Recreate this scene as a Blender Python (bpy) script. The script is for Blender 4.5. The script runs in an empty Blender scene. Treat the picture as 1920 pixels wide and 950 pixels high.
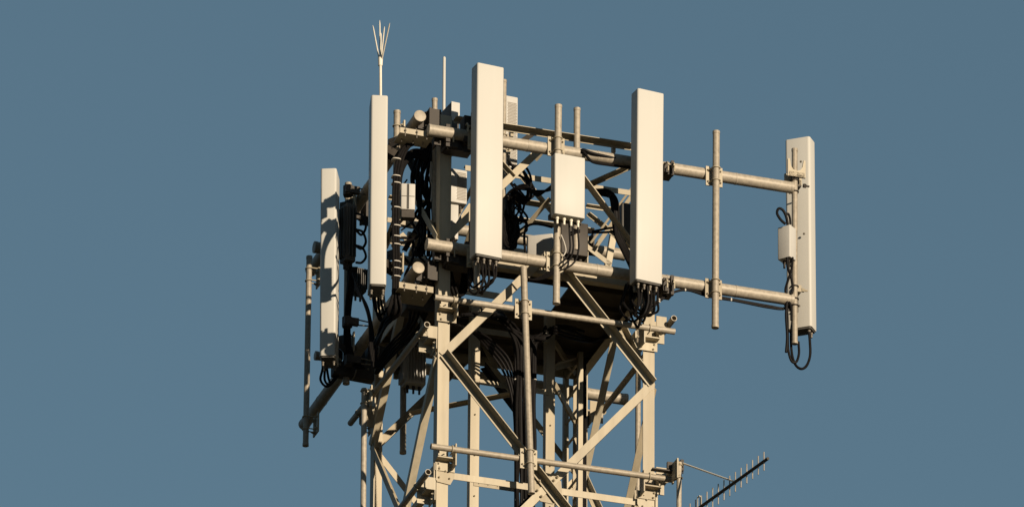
import bpy, math, random
from mathutils import Vector, Matrix
R = math.radians
random.seed(7)
sc = bpy.context.scene
COL = sc.collection

# ------------------------------------------------------------------ camera
FPX = 20000.0                                   # focal length in pixels of a 1920 wide frame
PITCH, ROLL = R(26.2), 0.008
CAM = Vector((0, 0, 1.6))
fwd = Vector((0, math.cos(PITCH), math.sin(PITCH)))
rt0 = Vector((1, 0, 0)); up0 = rt0.cross(fwd)
rt = rt0 * math.cos(ROLL) + up0 * math.sin(ROLL)
up = up0 * math.cos(ROLL) - rt0 * math.sin(ROLL)
cd = bpy.data.cameras.new('camera'); cam = bpy.data.objects.new('camera', cd); COL.objects.link(cam)
cam.matrix_world = Matrix(((rt.x, up.x, -fwd.x, CAM.x), (rt.y, up.y, -fwd.y, CAM.y), (rt.z, up.z, -fwd.z, CAM.z), (0, 0, 0, 1)))
cd.sensor_width = 36; cd.sensor_fit = 'HORIZONTAL'; cd.lens = FPX / 1920 * 36
cd.clip_start = 1; cd.clip_end = 20000
sc.camera = cam

# ------------------------------------------------------------------ light
SUN_AZ, SUN_EL = R(35.5), R(12.5)                   # to the right of the camera's back
S_DIR = Vector((math.sin(SUN_AZ) * math.cos(SUN_EL), -math.cos(SUN_AZ) * math.cos(SUN_EL), math.sin(SUN_EL)))
w = bpy.data.worlds.new('World'); sc.world = w; w.use_nodes = True
nt = w.node_tree
bg = nt.nodes['Background']
sky = nt.nodes.new('ShaderNodeTexSky'); sky.sky_type = 'NISHITA'; sky.sun_disc = False
sky.sun_elevation = SUN_EL; sky.sun_rotation = math.atan2(S_DIR.x, S_DIR.y)
sky.air_density = 1.0; sky.dust_density = 0.4; sky.ozone_density = 1.0
hsv = nt.nodes.new('ShaderNodeHueSaturation'); hsv.inputs['Saturation'].default_value = 0.76
tint = nt.nodes.new('ShaderNodeMix'); tint.data_type = 'RGBA'; tint.blend_type = 'MULTIPLY'; tint.inputs[0].default_value = 1
tint.inputs[7].default_value = (0.78, 1.05, 1.09, 1)       # the air of that evening is a little greener than the model's
nt.links.new(sky.outputs[0], hsv.inputs['Color']); nt.links.new(hsv.outputs[0], tint.inputs[6]); 
lim = nt.nodes.new('ShaderNodeMix'); lim.data_type = 'RGBA'; lim.blend_type = 'DARKEN'; lim.inputs[0].default_value = 1
lim.inputs[7].default_value = (1.75, 2.75, 3.8, 1)          # a sky without the bright glow of dust near the sun
nt.links.new(tint.outputs[2], lim.inputs[6]); nt.links.new(lim.outputs[2], bg.inputs[0])
bg.inputs[1].default_value = 0.05
sd = bpy.data.lights.new('sun', 'SUN'); sd.energy = 5.0; sd.angle = R(0.5); sd.color = (1.0, 0.84, 0.65)
so = bpy.data.objects.new('sun', sd); COL.objects.link(so)
so.rotation_euler = S_DIR.to_track_quat('Z', 'Y').to_euler(); so.location = (40, -40, 60)
sc.view_settings.view_transform = 'Standard'; sc.view_settings.look = 'None'
sc.view_settings.exposure = 0.5; sc.view_settings.gamma = 1.0; sc.view_settings.use_curve_mapping = False

# ------------------------------------------------------------------ tower frame of reference
TH = R(17.6)
U = Vector((math.cos(TH), math.sin(TH), 0))     # along the face turned to the camera
V = Vector((-math.sin(TH), math.cos(TH), 0))    # back along the left face
Z = Vector((0, 0, 1))
def ray(x, y): return (fwd * FPX + rt * (x - 960) + up * (475 - y)).normalized()
F0 = CAM + ray(821, 665) * (99.0 / ray(821, 665).dot(fwd))   # outer corner of the near leg
SIDE = 2.12
def hit(x, y, n, p0):
    d = ray(x, y); return CAM + d * ((p0 - CAM).dot(n) / d.dot(n))
def pb(x, y, b=0.0): return hit(x, y, V, F0 + V * b)          # on a plane parallel to the front face
def pa(x, y, a=0.0): return hit(x, y, U, F0 + U * a)          # on a plane parallel to the left face
def pz(x, y, z): return hit(x, y, Z, Vector((0, 0, z)))
def ab(a, b, z): return Vector((F0.x, F0.y, 0)) + U * a + V * b + Z * z

# ------------------------------------------------------------------ materials
def mat(name, col, rough=.5, metal=0.0, var=.12, scale=6, bump=.0, col2=None, spec=.25, stretch=(1, 1, 1), streak=0.0, rand=0.0):
    m = bpy.data.materials.new(name); m.use_nodes = True
    n, l = m.node_tree.nodes, m.node_tree.links
    b = n['Principled BSDF']
    tc = n.new('ShaderNodeTexCoord'); mp = n.new('ShaderNodeMapping'); mp.inputs['Scale'].default_value = stretch
    l.new(tc.outputs['Object'], mp.inputs['Vector'])
    nz = n.new('ShaderNodeTexNoise'); nz.inputs['Scale'].default_value = scale; nz.inputs['Detail'].default_value = 7; nz.inputs['Roughness'].default_value = .65
    l.new(mp.outputs[0], nz.inputs['Vector'])
    rp = n.new('ShaderNodeValToRGB'); rp.color_ramp.elements[0].position = .32; rp.color_ramp.elements[1].position = .68
    c2 = col2 if col2 else tuple(c * (1 - var) for c in col)
    c1 = tuple(min(1, c * (1 + var * .5)) for c in col)
    rp.color_ramp.elements[0].color = (*c2, 1); rp.color_ramp.elements[1].color = (*c1, 1)
    l.new(nz.outputs['Fac'], rp.inputs[0])
    out = rp.outputs[0]
    if streak > 0:                                # rain streaks running down the face
        mp2 = n.new('ShaderNodeMapping'); mp2.inputs['Scale'].default_value = (26, 26, .7)
        l.new(tc.outputs['Object'], mp2.inputs['Vector'])
        n2 = n.new('ShaderNodeTexNoise'); n2.inputs['Scale'].default_value = 1.0; n2.inputs['Detail'].default_value = 4
        l.new(mp2.outputs[0], n2.inputs['Vector'])
        r2 = n.new('ShaderNodeValToRGB'); r2.color_ramp.elements[0].position = .35; r2.color_ramp.elements[1].position = .6
        r2.color_ramp.elements[0].color = (1 - streak, 1 - streak * 1.15, 1 - streak * 1.5, 1); r2.color_ramp.elements[1].color = (1, 1, 1, 1)
        l.new(n2.outputs['Fac'], r2.inputs[0])
        mx = n.new('ShaderNodeMix'); mx.data_type = 'RGBA'; mx.blend_type = 'MULTIPLY'; mx.inputs[0].default_value = 1
        l.new(out, mx.inputs[6]); l.new(r2.outputs[0], mx.inputs[7]); out = mx.outputs[2]
    if rand > 0:                                  # every member has weathered a little differently
        oi = n.new('ShaderNodeObjectInfo'); r3 = n.new('ShaderNodeValToRGB')
        r3.color_ramp.elements[0].color = (1 - rand, 1 - rand * 1.1, 1 - rand * 1.25, 1); r3.color_ramp.elements[1].color = (1.0, 1.0, 1.0, 1)
        l.new(oi.outputs['Random'], r3.inputs[0])
        m3 = n.new('ShaderNodeMix'); m3.data_type = 'RGBA'; m3.blend_type = 'MULTIPLY'; m3.inputs[0].default_value = 1
        l.new(out, m3.inputs[6]); l.new(r3.outputs[0], m3.inputs[7]); out = m3.outputs[2]
    l.new(out, b.inputs['Base Color'])
    rr = n.new('ShaderNodeMapRange'); rr.inputs[3].default_value = max(.05, rough - .1); rr.inputs[4].default_value = min(1, rough + .12)
    l.new(nz.outputs['Fac'], rr.inputs[0]); l.new(rr.outputs[0], b.inputs['Roughness'])
    b.inputs['Metallic'].default_value = metal; b.inputs['Specular IOR Level'].default_value = spec
    if bump > 0:
        bp = n.new('ShaderNodeBump'); bp.inputs['Strength'].default_value = bump; bp.inputs['Distance'].default_value = .01
        l.new(nz.outputs['Fac'], bp.inputs['Height']); l.new(bp.outputs[0], b.inputs['Normal'])
    return m
M_STEEL = mat('painted_steel', (.40, .35, .252), .55, .0, .16, 5, .05, stretch=(1, 1, .25), streak=.07, rand=.26)
M_GALV = mat('galvanised_pipe', (.33, .29, .225), .5, .08, .26, 30, .10, streak=.05, rand=.15)
M_BOLT = mat('bolt_steel', (.16, .14, .11), .5, .3, .3, 40)
M_WHITE = mat('radome_white', (.425, .41, .362), .5, 0, .025, 1.3, 0, streak=.012)
M_BOX = mat('equipment_white', (.40, .385, .345), .5, 0, .05, 8, 0, streak=.03)
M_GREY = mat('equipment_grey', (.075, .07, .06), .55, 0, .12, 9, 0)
M_BLACK = mat('cable_black', (.007, .006, .0055), .55, 0, .3, 30, spec=.08)
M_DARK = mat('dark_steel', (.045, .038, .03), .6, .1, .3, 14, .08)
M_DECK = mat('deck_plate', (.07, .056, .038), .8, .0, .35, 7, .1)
M_TAPE = mat('cable_tie', (.42, .39, .33), .5, 0, .1, 20)
M_ALU = mat('aluminium_rod', (.62, .57, .46), .45, .05, .1, 20)
M_HOLE = mat('hole_dark', (.17, .135, .09), .7, 0, .1, 20)
M_GROUND = mat('dry_grass', (.035, .034, .022), .95, 0, .35, .4, 0)

# ------------------------------------------------------------------ mesh helpers
class MB:
    def __init__(s): s.v = []; s.f = []
    def add(s, vs, fs):
        k = len(s.v); s.v += [Vector(p) for p in vs]; s.f += [tuple(i + k for i in q) for q in fs]
    def hexa(s, o, x, y, z):                    # box from a corner and three edge vectors
        p = [o, o + x, o + x + y, o + y]; q = [a + z for a in p]
        f = [(3, 2, 1, 0), (4, 5, 6, 7), (0, 1, 5, 4), (1, 2, 6, 5), (2, 3, 7, 6), (3, 0, 4, 7)]
        if x.cross(y).dot(z) < 0: f = [tuple(reversed(a)) for a in f]
        s.add(p + q, f)
    def cbox(s, c, x, y, z, w, d, h): s.hexa(c - x * w / 2 - y * d / 2 - z * h / 2, x * w, y * d, z * h)
    def tube(s, pts, r, n=12, caps=True, r2=None):
        pts = [Vector(p) for p in pts]; m = len(pts)
        tang = []
        for i in range(m):
            a = pts[max(0, i - 1)]; b = pts[min(m - 1, i + 1)]; tang.append((b - a).normalized())
        ref = Vector((.31, .17, .93)); 
        if abs(ref.dot(tang[0])) > .9: ref = Vector((1, .2, 0))
        nx = tang[0].cross(ref).normalized(); rings = []
        for i in range(m):
            nx = (nx - tang[i] * nx.dot(tang[i])).normalized(); ny = tang[i].cross(nx)
            rad = r if r2 is None else r + (r2 - r) * i / (m - 1)
            if isinstance(r, (list, tuple)): rad = r[i]
            rings.append([pts[i] + nx * math.cos(2 * math.pi * k / n) * rad + ny * math.sin(2 * math.pi * k / n) * rad for k in range(n)])
        vs = [p for g in rings for p in g]; fs = []
        for i in range(m - 1):
            for k in range(n):
                fs.append((i * n + k, i * n + (k + 1) % n, (i + 1) * n + (k + 1) % n, (i + 1) * n + k))
        if caps: fs.append(tuple(reversed(range(n)))); fs.append(tuple(range((m - 1) * n, m * n)))
        s.add(vs, fs)
    def pipe(s, p, q, r, n=18, hollow=None, lip=0.0):
        # straight pipe; hollow = wall thickness shows an open bore at both ends, lip = slightly wider end caps
        p, q = Vector(p), Vector(q); d = (q - p).normalized()
        if hollow:
            e = .16; P = [p + d * e, p, p, q, q, q - d * e]; rr = [r - hollow, r - hollow, r, r, r - hollow, r - hollow]
            s.profile(P, rr, d, n)
        elif lip:
            s.profile([p, p + d * .003, p + d * .03, p + d * .031, q - d * .031, q - d * .03, q - d * .003, q], [r * .85, r + lip, r + lip, r, r, r + lip, r + lip, r * .85], d, n)
        else:
            s.profile([p, p + d * .004, q - d * .004, q], [r * .93, r, r, r * .93], d, n)
    def profile(s, P, rr, d, n=18):
        ref = Vector((.31, .17, .93))
        if abs(ref.dot(d)) > .9: ref = Vector((1, .2, 0))
        nx = d.cross(ref).normalized(); ny = d.cross(nx)
        vs = []; fs = []; m = len(P)
        for i in range(m): vs += [P[i] + (nx * math.cos(2 * math.pi * k / n) + ny * math.sin(2 * math.pi * k / n)) * rr[i] for k in range(n)]
        for i in range(m - 1):
            for k in range(n): fs.append((i * n + k, i * n + (k + 1) % n, (i + 1) * n + (k + 1) % n, (i + 1) * n + k))
        fs.append(tuple(reversed(range(n)))); fs.append(tuple(range((m - 1) * n, m * n)))
        s.add(vs, fs)
    def rprism(s, c, x, y, axis, w, d, rad, seg=4, bev=.012):
        # rounded-rectangle prism; c = corner at the top, x/y = edge directions, axis = full vector downward
        def ring(o, inset):
            rr = max(.002, rad - inset); out = []
            for (cx, cy, a0) in ((rad, rad, 180), (w - rad, rad, 270), (w - rad, d - rad, 0), (rad, d - rad, 90)):
                for k in range(seg + 1):
                    a = R(a0 + 90 * k / seg)
                    out.append(o + x * (cx + rr * math.cos(a)) + y * (cy + rr * math.sin(a)))
            return out
        an = axis.normalized()
        rs = [ring(c, bev), ring(c + an * bev * .35, bev * .3), ring(c + an * bev, 0), ring(c + axis - an * bev, 0), ring(c + axis - an * bev * .35, bev * .3), ring(c + axis, bev)]
        n = len(rs[0]); vs = [p for g in rs for p in g]; fs = []
        for i in range(5):
            for k in range(n): fs.append((i * n + k, (i + 1) * n + k, (i + 1) * n + (k + 1) % n, i * n + (k + 1) % n))
        fs.append(tuple(range(n))); fs.append(tuple(reversed(range(5 * n, 6 * n))))
        if x.cross(y).dot(axis) > 0: fs = [tuple(reversed(q)) for q in fs]
        s.add(vs, fs)
    def plate(s, poly, nrm, t):                  # flat polygon plate with thickness t along nrm
        n = len(poly); vs = [Vector(p) for p in poly] + [Vector(p) + nrm * t for p in poly]
        fs = [tuple(reversed(range(n))), tuple(range(n, 2 * n))] + [(i, (i + 1) % n, n + (i + 1) % n, n + i) for i in range(n)]
        a = (vs[1] - vs[0]).cross(vs[2] - vs[1])
        if a.dot(nrm) < 0: fs = [tuple(reversed(q)) for q in fs]
        s.add(vs, fs)
    def angle(s, p, q, nrm, w=.075, t=.008, flange=0, side=1, w2=None):
        # flat leg w wide centred on p-q facing nrm; second leg along flange*nrm on the 'side' edge
        p, q = Vector(p), Vector(q); d = (q - p).normalized(); m = nrm.cross(d).normalized()
        nn = d.cross(m).normalized(); 
        if nn.dot(nrm) < 0: nn = -nn
        s.hexa(p - m * w / 2, q - p, m * w, nn * t)
        if flange:
            w2 = w2 or w
            o = p + m * side * (w / 2 - t * .5) - m * t * .5
            o = o + (nn * t if flange > 0 else Vector((0, 0, 0)))
            s.hexa(o, q - p, m * t, nn * flange * w2)
    def bolt(s, p, nrm, r=.014, h=.012, n=6):
        s.profile([p - nrm * .001, p + nrm * h * .8, p + nrm * h], [r, r, r * .75], nrm, n)
        s.profile([p, p + nrm * h * 2], [r * .5, r * .45], nrm, 6)
    def ubolt(s, c, axis, nrm, r, tr=.007, leg=.05):
        side = axis.cross(nrm).normalized(); pts = [c - side * r - nrm * leg]
        for k in range(9): 
            a = math.pi * k / 8; pts.append(c - side * r * math.cos(a) + nrm * r * math.sin(a))
        pts.append(c + side * r - nrm * leg); s.tube(pts, tr, 6)
    def build(s, name, m, parent=None, origin=None):
        me = bpy.data.meshes.new(name)
        if parent is not None: 
            o = WORLD[parent.name]
        else: o = Vector(origin) if origin is not None else Vector((0, 0, 0))
        me.from_pydata([p - o for p in s.v], [], s.f); me.materials.append(m)
        me.polygons.foreach_set('use_smooth', [True] * len(me.polygons)); me.set_sharp_from_angle(angle=R(32))
        me.update()
        ob = bpy.data.objects.new(name, me); COL.objects.link(ob)
        if parent is not None:
            ob.parent = parent; WORLD[ob.name] = o
        else:
            ob.location = o; WORLD[ob.name] = o
        return ob
WORLD = {}
def tag(o, label=None, cat=None, group=None, kind=None):
    if label: o['label'] = label
    if cat: o['category'] = cat
    if group: o['group'] = group
    if kind: o['kind'] = kind
    return o
def thing(name, label, cat, loc, group=None):
    o = bpy.data.objects.new(name, None); COL.objects.link(o); o.location = loc; o.empty_display_size = .1
    WORLD[o.name] = Vector(loc); return tag(o, label, cat, group)
def smooth(pts, k=6):
    P = [Vector(p) for p in pts]; P = [P[0] * 2 - P[1]] + P + [P[-1] * 2 - P[-2]]; out = []
    for i in range(1, len(P) - 2):
        for j in range(k):
            t = j / k; a, b, c, d = P[i - 1:i + 3]
            out.append(.5 * ((2 * b) + (c - a) * t + (2 * a - 5 * b + 4 * c - d) * t * t + (3 * b - a - 3 * c + d) * t ** 3))
    out.append(P[-2]); return out
def cable_pts(px): return smooth([pb(*p) for p in px])

# ------------------------------------------------------------------ ground
g = MB(); g.add([(-3000, -3000, 0), (3000, -3000, 0), (3000, 9000, 0), (-3000, 9000, 0)], [(0, 1, 2, 3)])
tag(g.build('ground', M_GROUND), kind='structure')

# ------------------------------------------------------------------ the lattice tower
H = 436 / (.8973 * 202)
z0 = F0.z
ZT = z0 + (665 - 212) / (.8973 * 202)
ZP = z0 + (665 - 463) / (.8973 * 202)
tower = thing('lattice_tower', 'square lattice tower of pale painted angle steel carrying all the antennas', 'tower', ab(SIDE / 2, SIDE / 2, 0))
T, LW = .012, .112
for (ca, cb, sa, sb) in ((0, 0, 1, 1), (SIDE, 0, -1, 1), (0, SIDE, 1, -1), (SIDE, SIDE, -1, -1)):
    m = MB(); base = ab(ca, cb, 0); hgt = Z * ZT
    m.hexa(base, U * sa * LW, V * sb * T, hgt)
    m.hexa(base + V * sb * T, U * sa * T, V * sb * (LW - T), hgt)
    m.cbox(ab(ca + sa * .05, cb + sb * .05, .03), U, V, Z, .5, .5, .06)
    m.build('leg', M_STEEL, tower)
FACES = [((0, 0), (SIDE, 0), -V), ((0, 0), (0, SIDE), -U), ((SIDE, 0), (SIDE, SIDE), U), ((0, SIDE), (SIDE, SIDE), V)]
low = MB()
def lerp(p, q, t): return (p[0] + (q[0] - p[0]) * t, p[1] + (q[1] - p[1]) * t)
for fi, (A, B, n) in enumerate(FACES):
    e = .04
    A1, B1 = lerp(A, B, e / SIDE), lerp(A, B, 1 - e / SIDE); C = lerp(A, B, .5)
    off1, off2 = n * .004, n * .016
    for k in range(0, 18):
        zt, zb = z0 - H * k, z0 - H * (k + 1)
        if zb < .3: continue
        late = k >= 1
        zm = (zt + zb) / 2
        for (p, q, off, fl, sd) in (((*A1, zt), (*C, zm), off2, 1, 1), ((*C, zm), (*B1, zb), off2, 1, 1),
                                    ((*B1, zt), (*C, zm), off1, -1, 1), ((*C, zm), (*A1, zb), off1, -1, 1)):
            if abs(n.dot(U)) > .5: fl = -1          # side faces turn their outstanding legs inward
            m = low if late else MB()
            # put the outward leg of the first diagonal on its upper edge
            P, Q = ab(*p) + off, ab(*q) + off
            d = (Q - P).normalized(); mm = n.cross(d); side = 1 if mm.z > 0 else -1
            if fl < 0: side = -side
            m.angle(P, Q, n, (.072 if abs(n.dot(U)) > .5 else .078) if fl < 0 else .06, .008, fl, side, .095 if fl > 0 else .06)
            if not late: m.build('brace', M_STEEL, tower)
        m = low if late else MB()
        P, Q = ab(*A1, zm) - n * .03, ab(*B1, zm) - n * .03
        m.angle(P, Q, n, .065, .008, -1, 1, .05)
        if not late: m.build('strut', M_STEEL, tower)
    # half diagonals from the node up to the platform beam
    for p, off, fl in ((A1, off1, -1), (B1, off2, 1)):
        if abs(n.dot(U)) > .5: fl = -1
        m = MB(); P, Q = ab(*p, z0) + off, ab(*C, z0 + H / 2) + off
        d = (Q - P).normalized(); mm = n.cross(d); side = 1 if mm.z > 0 else -1
        if fl < 0: side = -side
        m.angle(P, Q, n, (.072 if abs(n.dot(U)) > .5 else .078) if fl < 0 else .06, .008, fl, side, .095 if fl > 0 else .06); m.build('brace', M_STEEL, tower)
    # platform edge beam
    m = MB(); P, Q = ab(*A1, ZP - .05) - n * .03, ab(*B1, ZP - .05) - n * .03
    m.angle(P, Q, n, .12, .01, -1, -1, .07); m.build('platform_beam', M_STEEL, tower)
    # gusset plate at the crossing
    m = MB(); c = ab(*C, z0 - H / 2) - n * .012; h = (U if abs(n.dot(U)) < .5 else V)
    poly = [c + h * x + Z * y for x, y in ((-.12, -.06), (-.05, -.14), (.07, -.15), (.16, -.05), (.15, .09), (.08, .15), (-.02, .16), (-.12, .10))]
    m.plate(poly, n, .012)
    for x, y in ((-.09, -.045), (-.05, -.1), (.03, .0), (.07, .08), (.105, .12), (-.07, .05), (.1, -.02)): m.bolt(c + n * .034 + h * x + Z * y, n)
    m.build('gusset_plate', M_STEEL, tower)
    for cc, sgn in ((A, 1), (B, -1)):             # small gussets at the strut ends
        m = MB(); c = ab(*cc, z0 - H / 2) + n * .002
        hh = h * sgn
        m.plate([c + hh * x + Z * y for x, y in ((-.03, .09), (-.03, -.09), (.13, -.11), (.17, -.03), (.17, .11))], n, .01)
        for x, y in ((.02, .05), (.02, -.05), (.08, .02), (.11, .06), (.12, -.05)): m.bolt(c + n * .01 + hh * x + Z * y, n, .011)
        m.build('gusset_plate', M_STEEL, tower)
tag(low.build('lower_lattice', M_STEEL, tower))

# upper section bars, given on their own planes
def bar(x1, y1, x2, y2, b1, b2=None, wd=.07, fl=-1, sd=1, ma=None, name='brace', par=None, w2=None):
    b2 = b1 if b2 is None else b2; m = MB()
    P, Q = pb(x1, y1, b1), pb(x2, y2, b2); up_ = 1 if (-V).cross((Q - P)).z > 0 else -1
    m.angle(P, Q, -V, wd, .008, fl, sd * up_, wd * .8 if w2 is None else w2)
    return m.build(name, ma or M_STEEL, par or tower)
bar(836, 447, 1010, 283, .02); bar(885, 250, 962, 334, .035, fl=1, wd=.03, w2=.05)
bar(872, 315, 1188, 363, .62, wd=.055, name='strut')
bar(1083, 326, 1206, 492, -.01, fl=1, wd=.022, w2=.075)
bar(1100, 352, 1190, 312, .5, .2, wd=.03, fl=1, w2=.09); bar(1190, 345, 1108, 455, 1.2, 1.6, wd=.02, fl=1, w2=.08)
bar(940, 376, 1050, 394, 1.5, wd=.015, fl=1, w2=.09, name='strut'); bar(940, 411, 1110, 436, 2.0, wd=.015, fl=1, w2=.08, name='strut')
bar(1100, 462, 1145, 497, 2.0, wd=.05); bar(1157, 405, 1140, 500, 2.0, wd=.06)
bar(823, 452, 776, 368, -.02, .8, wd=.07, fl=1); bar(842, 448, 884, 385, .05, .2, wd=.06)
bar(725, 462, 752, 395, 2.0, 1.2, wd=.05); bar(752, 438, 800, 492, 1.6, wd=.05); bar(725, 452, 790, 462, 1.9, wd=.05, name='strut')
bar(726, 412, 760, 418, 1.7, wd=.05, name='strut'); bar(770, 480, 800, 410, .9, .5, wd=.05)
bar(940, 335, 905, 440, 1.0, .6, wd=.06); bar(870, 470, 895, 395, .9, .4, wd=.05)
bar(735, 487, 830, 500, 1.2, wd=.08, name='strut'); bar(890, 462, 985, 476, 1.5, wd=.09, name='strut')
bar(985, 487, 1090, 502, .5, wd=.09, name='strut')
# plan bracing under the platform
bar(772, 777, 968, 740, 1.6, .9, wd=.02, fl=1, w2=.07, name='strut')
bar(1040, 720, 1103, 835, 1.1, 2.05, wd=.06)

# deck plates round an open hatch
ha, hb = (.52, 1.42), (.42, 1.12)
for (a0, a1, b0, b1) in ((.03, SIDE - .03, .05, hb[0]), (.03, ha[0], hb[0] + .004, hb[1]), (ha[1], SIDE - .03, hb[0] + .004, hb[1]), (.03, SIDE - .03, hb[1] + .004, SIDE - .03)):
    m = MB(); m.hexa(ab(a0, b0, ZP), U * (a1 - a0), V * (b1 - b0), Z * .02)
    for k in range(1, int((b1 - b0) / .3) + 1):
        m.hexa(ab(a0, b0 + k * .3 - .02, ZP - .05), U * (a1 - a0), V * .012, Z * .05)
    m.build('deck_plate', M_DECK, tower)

# inner posts of the cable ladder inside the tower, with perforated cross rails
for x in (880.5, 1022.5):
    p = pb(x, 950, 1.0); m = MB(); a = (p - F0).dot(U)
    zb = z0 - 3.2
    m.hexa(ab(a, 1.0, zb), U * .088, V * .008, Z * (ZP - .01 - zb)); m.hexa(ab(a, 1.008, zb), U * .008, V * .08, Z * (ZP - .01 - zb))
    for k in range(9): m.bolt(ab(a + .044, 1.0, zb + .2 + k * .42), -V, .009)
    m.build('inner_post', M_STEEL, tower)
for (x1, y1, x2, y2) in ((890, 714, 1037, 737), (898, 619, 1030, 638), (888, 905, 1030, 926)):
    m = MB(); m.angle(pb(x1, y1, 1.0) , pb(x2, y2, 1.0), -V, .055, .006, -1, 1, .03)
    for k in range(8):
        t = (k + .5) / 8; m.bolt(pb(x1 + (x2 - x1) * t, y1 + (y2 - y1) * t, 1.0) - V * .006, -V, .006, .004)
    m.build('cross_rail', M_STEEL, tower)

# guard rails: pipes clamped to the legs
def rail(p, q, r=.029):
    m = MB(); m.pipe(p, q, r, 16, hollow=.006); return m.build('guard_rail', M_GALV, tower)
RB = -.15
def rail_bracket(corner, z, n, h, s):
    m = MB(); c = ab(*corner, z)
    m.hexa(c + h * s * -.02 + n * .012 - Z * .07, h * s * .17, n * .09, Z * .012)
    m.hexa(c + h * s * -.02 + n * .012 - Z * .058, h * s * .012, n * .1, Z * .11)
    m.hexa(c + h * s * .138 + n * .012 - Z * .15, h * s * .012, n * .13, Z * .22)
    m.plate([c + h * s * x + Z * y + n * .014 for x, y in ((-.02, -.07), (-.02, -.17), (.17, -.17), (.17, -.1), (.10, -.07))], n, .008)
    m.ubolt(c + h * s * .1 + n * .15, h, n, .035, .006, .06)
    for x, y in ((.01, -.1), (.14, -.14), (.02, -.15)): m.bolt(c + h * s * x + Z * y + n * .022, n, .012)
    m.build('rail_bracket', M_STEEL, tower)
for (x1, y1, x2, y2) in ((815, 557, 1265, 621.5), (808, 836, 1263, 899)):
    rail(pb(x1, y1, RB), pb(x2, y2, RB))
    for cx, cn, s in ((829, (0, 0), 1), (1222, (SIDE, 0), -1)):
        zz = pb(cx, y1 + (y2 - y1) * (cx - x1) / (x2 - x1), RB).z
        rail_bracket(cn, zz, -V, U, s)
for (x1, y1, x2, y2) in ((801, 608, 657, 793), (803, 884, 640, 1095)):
    rail(pa(x1, y1, RB), pa(x2, y2, RB))
    for cn, s, cx in (((0, 0), 1, 800), ((0, SIDE), -1, 690)):
        zz = pa(cx, y1 + (y2 - y1) * (cx - x1) / (x2 - x1), RB).z
        rail_bracket(cn, zz, -U, V, s)
for (x1, y1, x2, y2) in ((1264, 596, 1128, 772), (1271, 868, 1110, 1080)):
    rail(pa(x1, y1, SIDE - RB), pa(x2, y2, SIDE - RB))
    for cn, s, cx in (((SIDE, 0), 1, 1240), ((SIDE, SIDE), -1, 1135)):
        zz = pa(cx, y1 + (y2 - y1) * (cx - x1) / (x2 - x1), SIDE - RB).z
        rail_bracket(cn, zz, U, V, s)

# ------------------------------------------------------------------ climbing ladder by the far leg
p1, p2 = pa(1068, 660, 1.92), pa(1080, 648, 1.92)
lb1, lb2 = (p1 - F0).dot(V), (p2 - F0).dot(V)
lad = thing('climbing_ladder', 'steel climbing ladder with round rungs running up inside the far corner of the tower', 'ladder', ab(1.92, lb1, z0 - 3.2))
for b in (lb1 + .12, lb2 - .12):
    m = MB(); m.hexa(ab(1.9, b - .03, z0 - 3.2), U * .045, V * .06, Z * (ZP + 3.15 - z0)); m.build('stile', M_STEEL, lad)
for k in range(18):
    z = z0 - 3.1 + k * .24
    if z > ZP - .1: break
    m = MB(); m.tube([ab(1.92, lb1 + .12, z), ab(1.92, lb2 - .12, z)], .012, 8); m.build('rung', M_STEEL, lad)

# ------------------------------------------------------------------ mounting frames (two horizontal pipes per side)
def frame(label, cat, pipes, brackets, r=.056):
    loc = pipes[1][0]
    t = thing('pipe_rack', label, cat, loc)
    for p, q in pipes:
        m = MB(); m.pipe(p, q, r, 24, lip=.002)
        d = (q - p); 
        for k in range(5):                       # thin steel bands round the pipe
            c = p + d * (.08 + k * .19); dn = d.normalized(); m.profile([c, c + dn * .012], [r + .0025, r + .0025], dn, 24)
        m.build('pipe', M_GALV, t)
    for c, n, h in brackets:
        m = MB(); m.cbox(c, h, n, Z, .22, .02, .2); m.cbox(c + n * .012, h, n, Z, .04, .16, .18)
        for s in (-1, 1):
            m.cbox(c + h * s * .09 - n * .05, h, n, Z, .012, .12, .2)
            for y in (-.07, .07): m.bolt(c + h * s * .06 + Z * y + n * .012, n)
        m.build('leg_bracket', M_DARK, t)
    return t
PBK = -.17
fpu = (pb(802, 243.5, PBK), pb(1487, 352.5, PBK)); fpl = (pb(799, 457.5, PBK), pb(1487, 562.5, PBK))
def on(pq, f): return pq[0] + (pq[1] - pq[0]) * f
frame('long front mounting frame of two galvanised pipes reaching right to the outermost antenna', 'mounting frame', [fpu, fpl],
      [(on(fpu, .055) + V * .085, -V, U), (on(fpl, .06) + V * .085, -V, U), (on(fpu, .61) + V * .085, -V, U), (on(fpl, .61) + V * .085, -V, U)])
lpu = (pa(788, 217, -.2), pa(583, 508, -.2)); lpl = (pa(785, 501, -.2), pa(570, 796, -.2))
frame('left mounting frame of two dark backlit pipes slanting down behind the two left antennas', 'mounting frame', [lpu, lpl],
      [(on(lpu, .03) + U * .1, -U, V), (on(lpl, .03) + U * .1, -U, V), (on(lpu, .6) + U * .1, -U, V), (on(lpl, .6) + U * .1, -U, V)])
bpl = (pb(705, 677, 2.24), pb(1176, 749, 2.24)); bpu = (pb(735, 412, 2.24), pb(1172, 478, 2.24))
frame('rear mounting frame of two pipes behind the tower, one capped end showing beside the ladder', 'mounting frame', [bpu, bpl],
      [(on(bpl, .06) - V * .09, V, U), (on(bpu, .8) - V * .09, V, U)])

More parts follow.
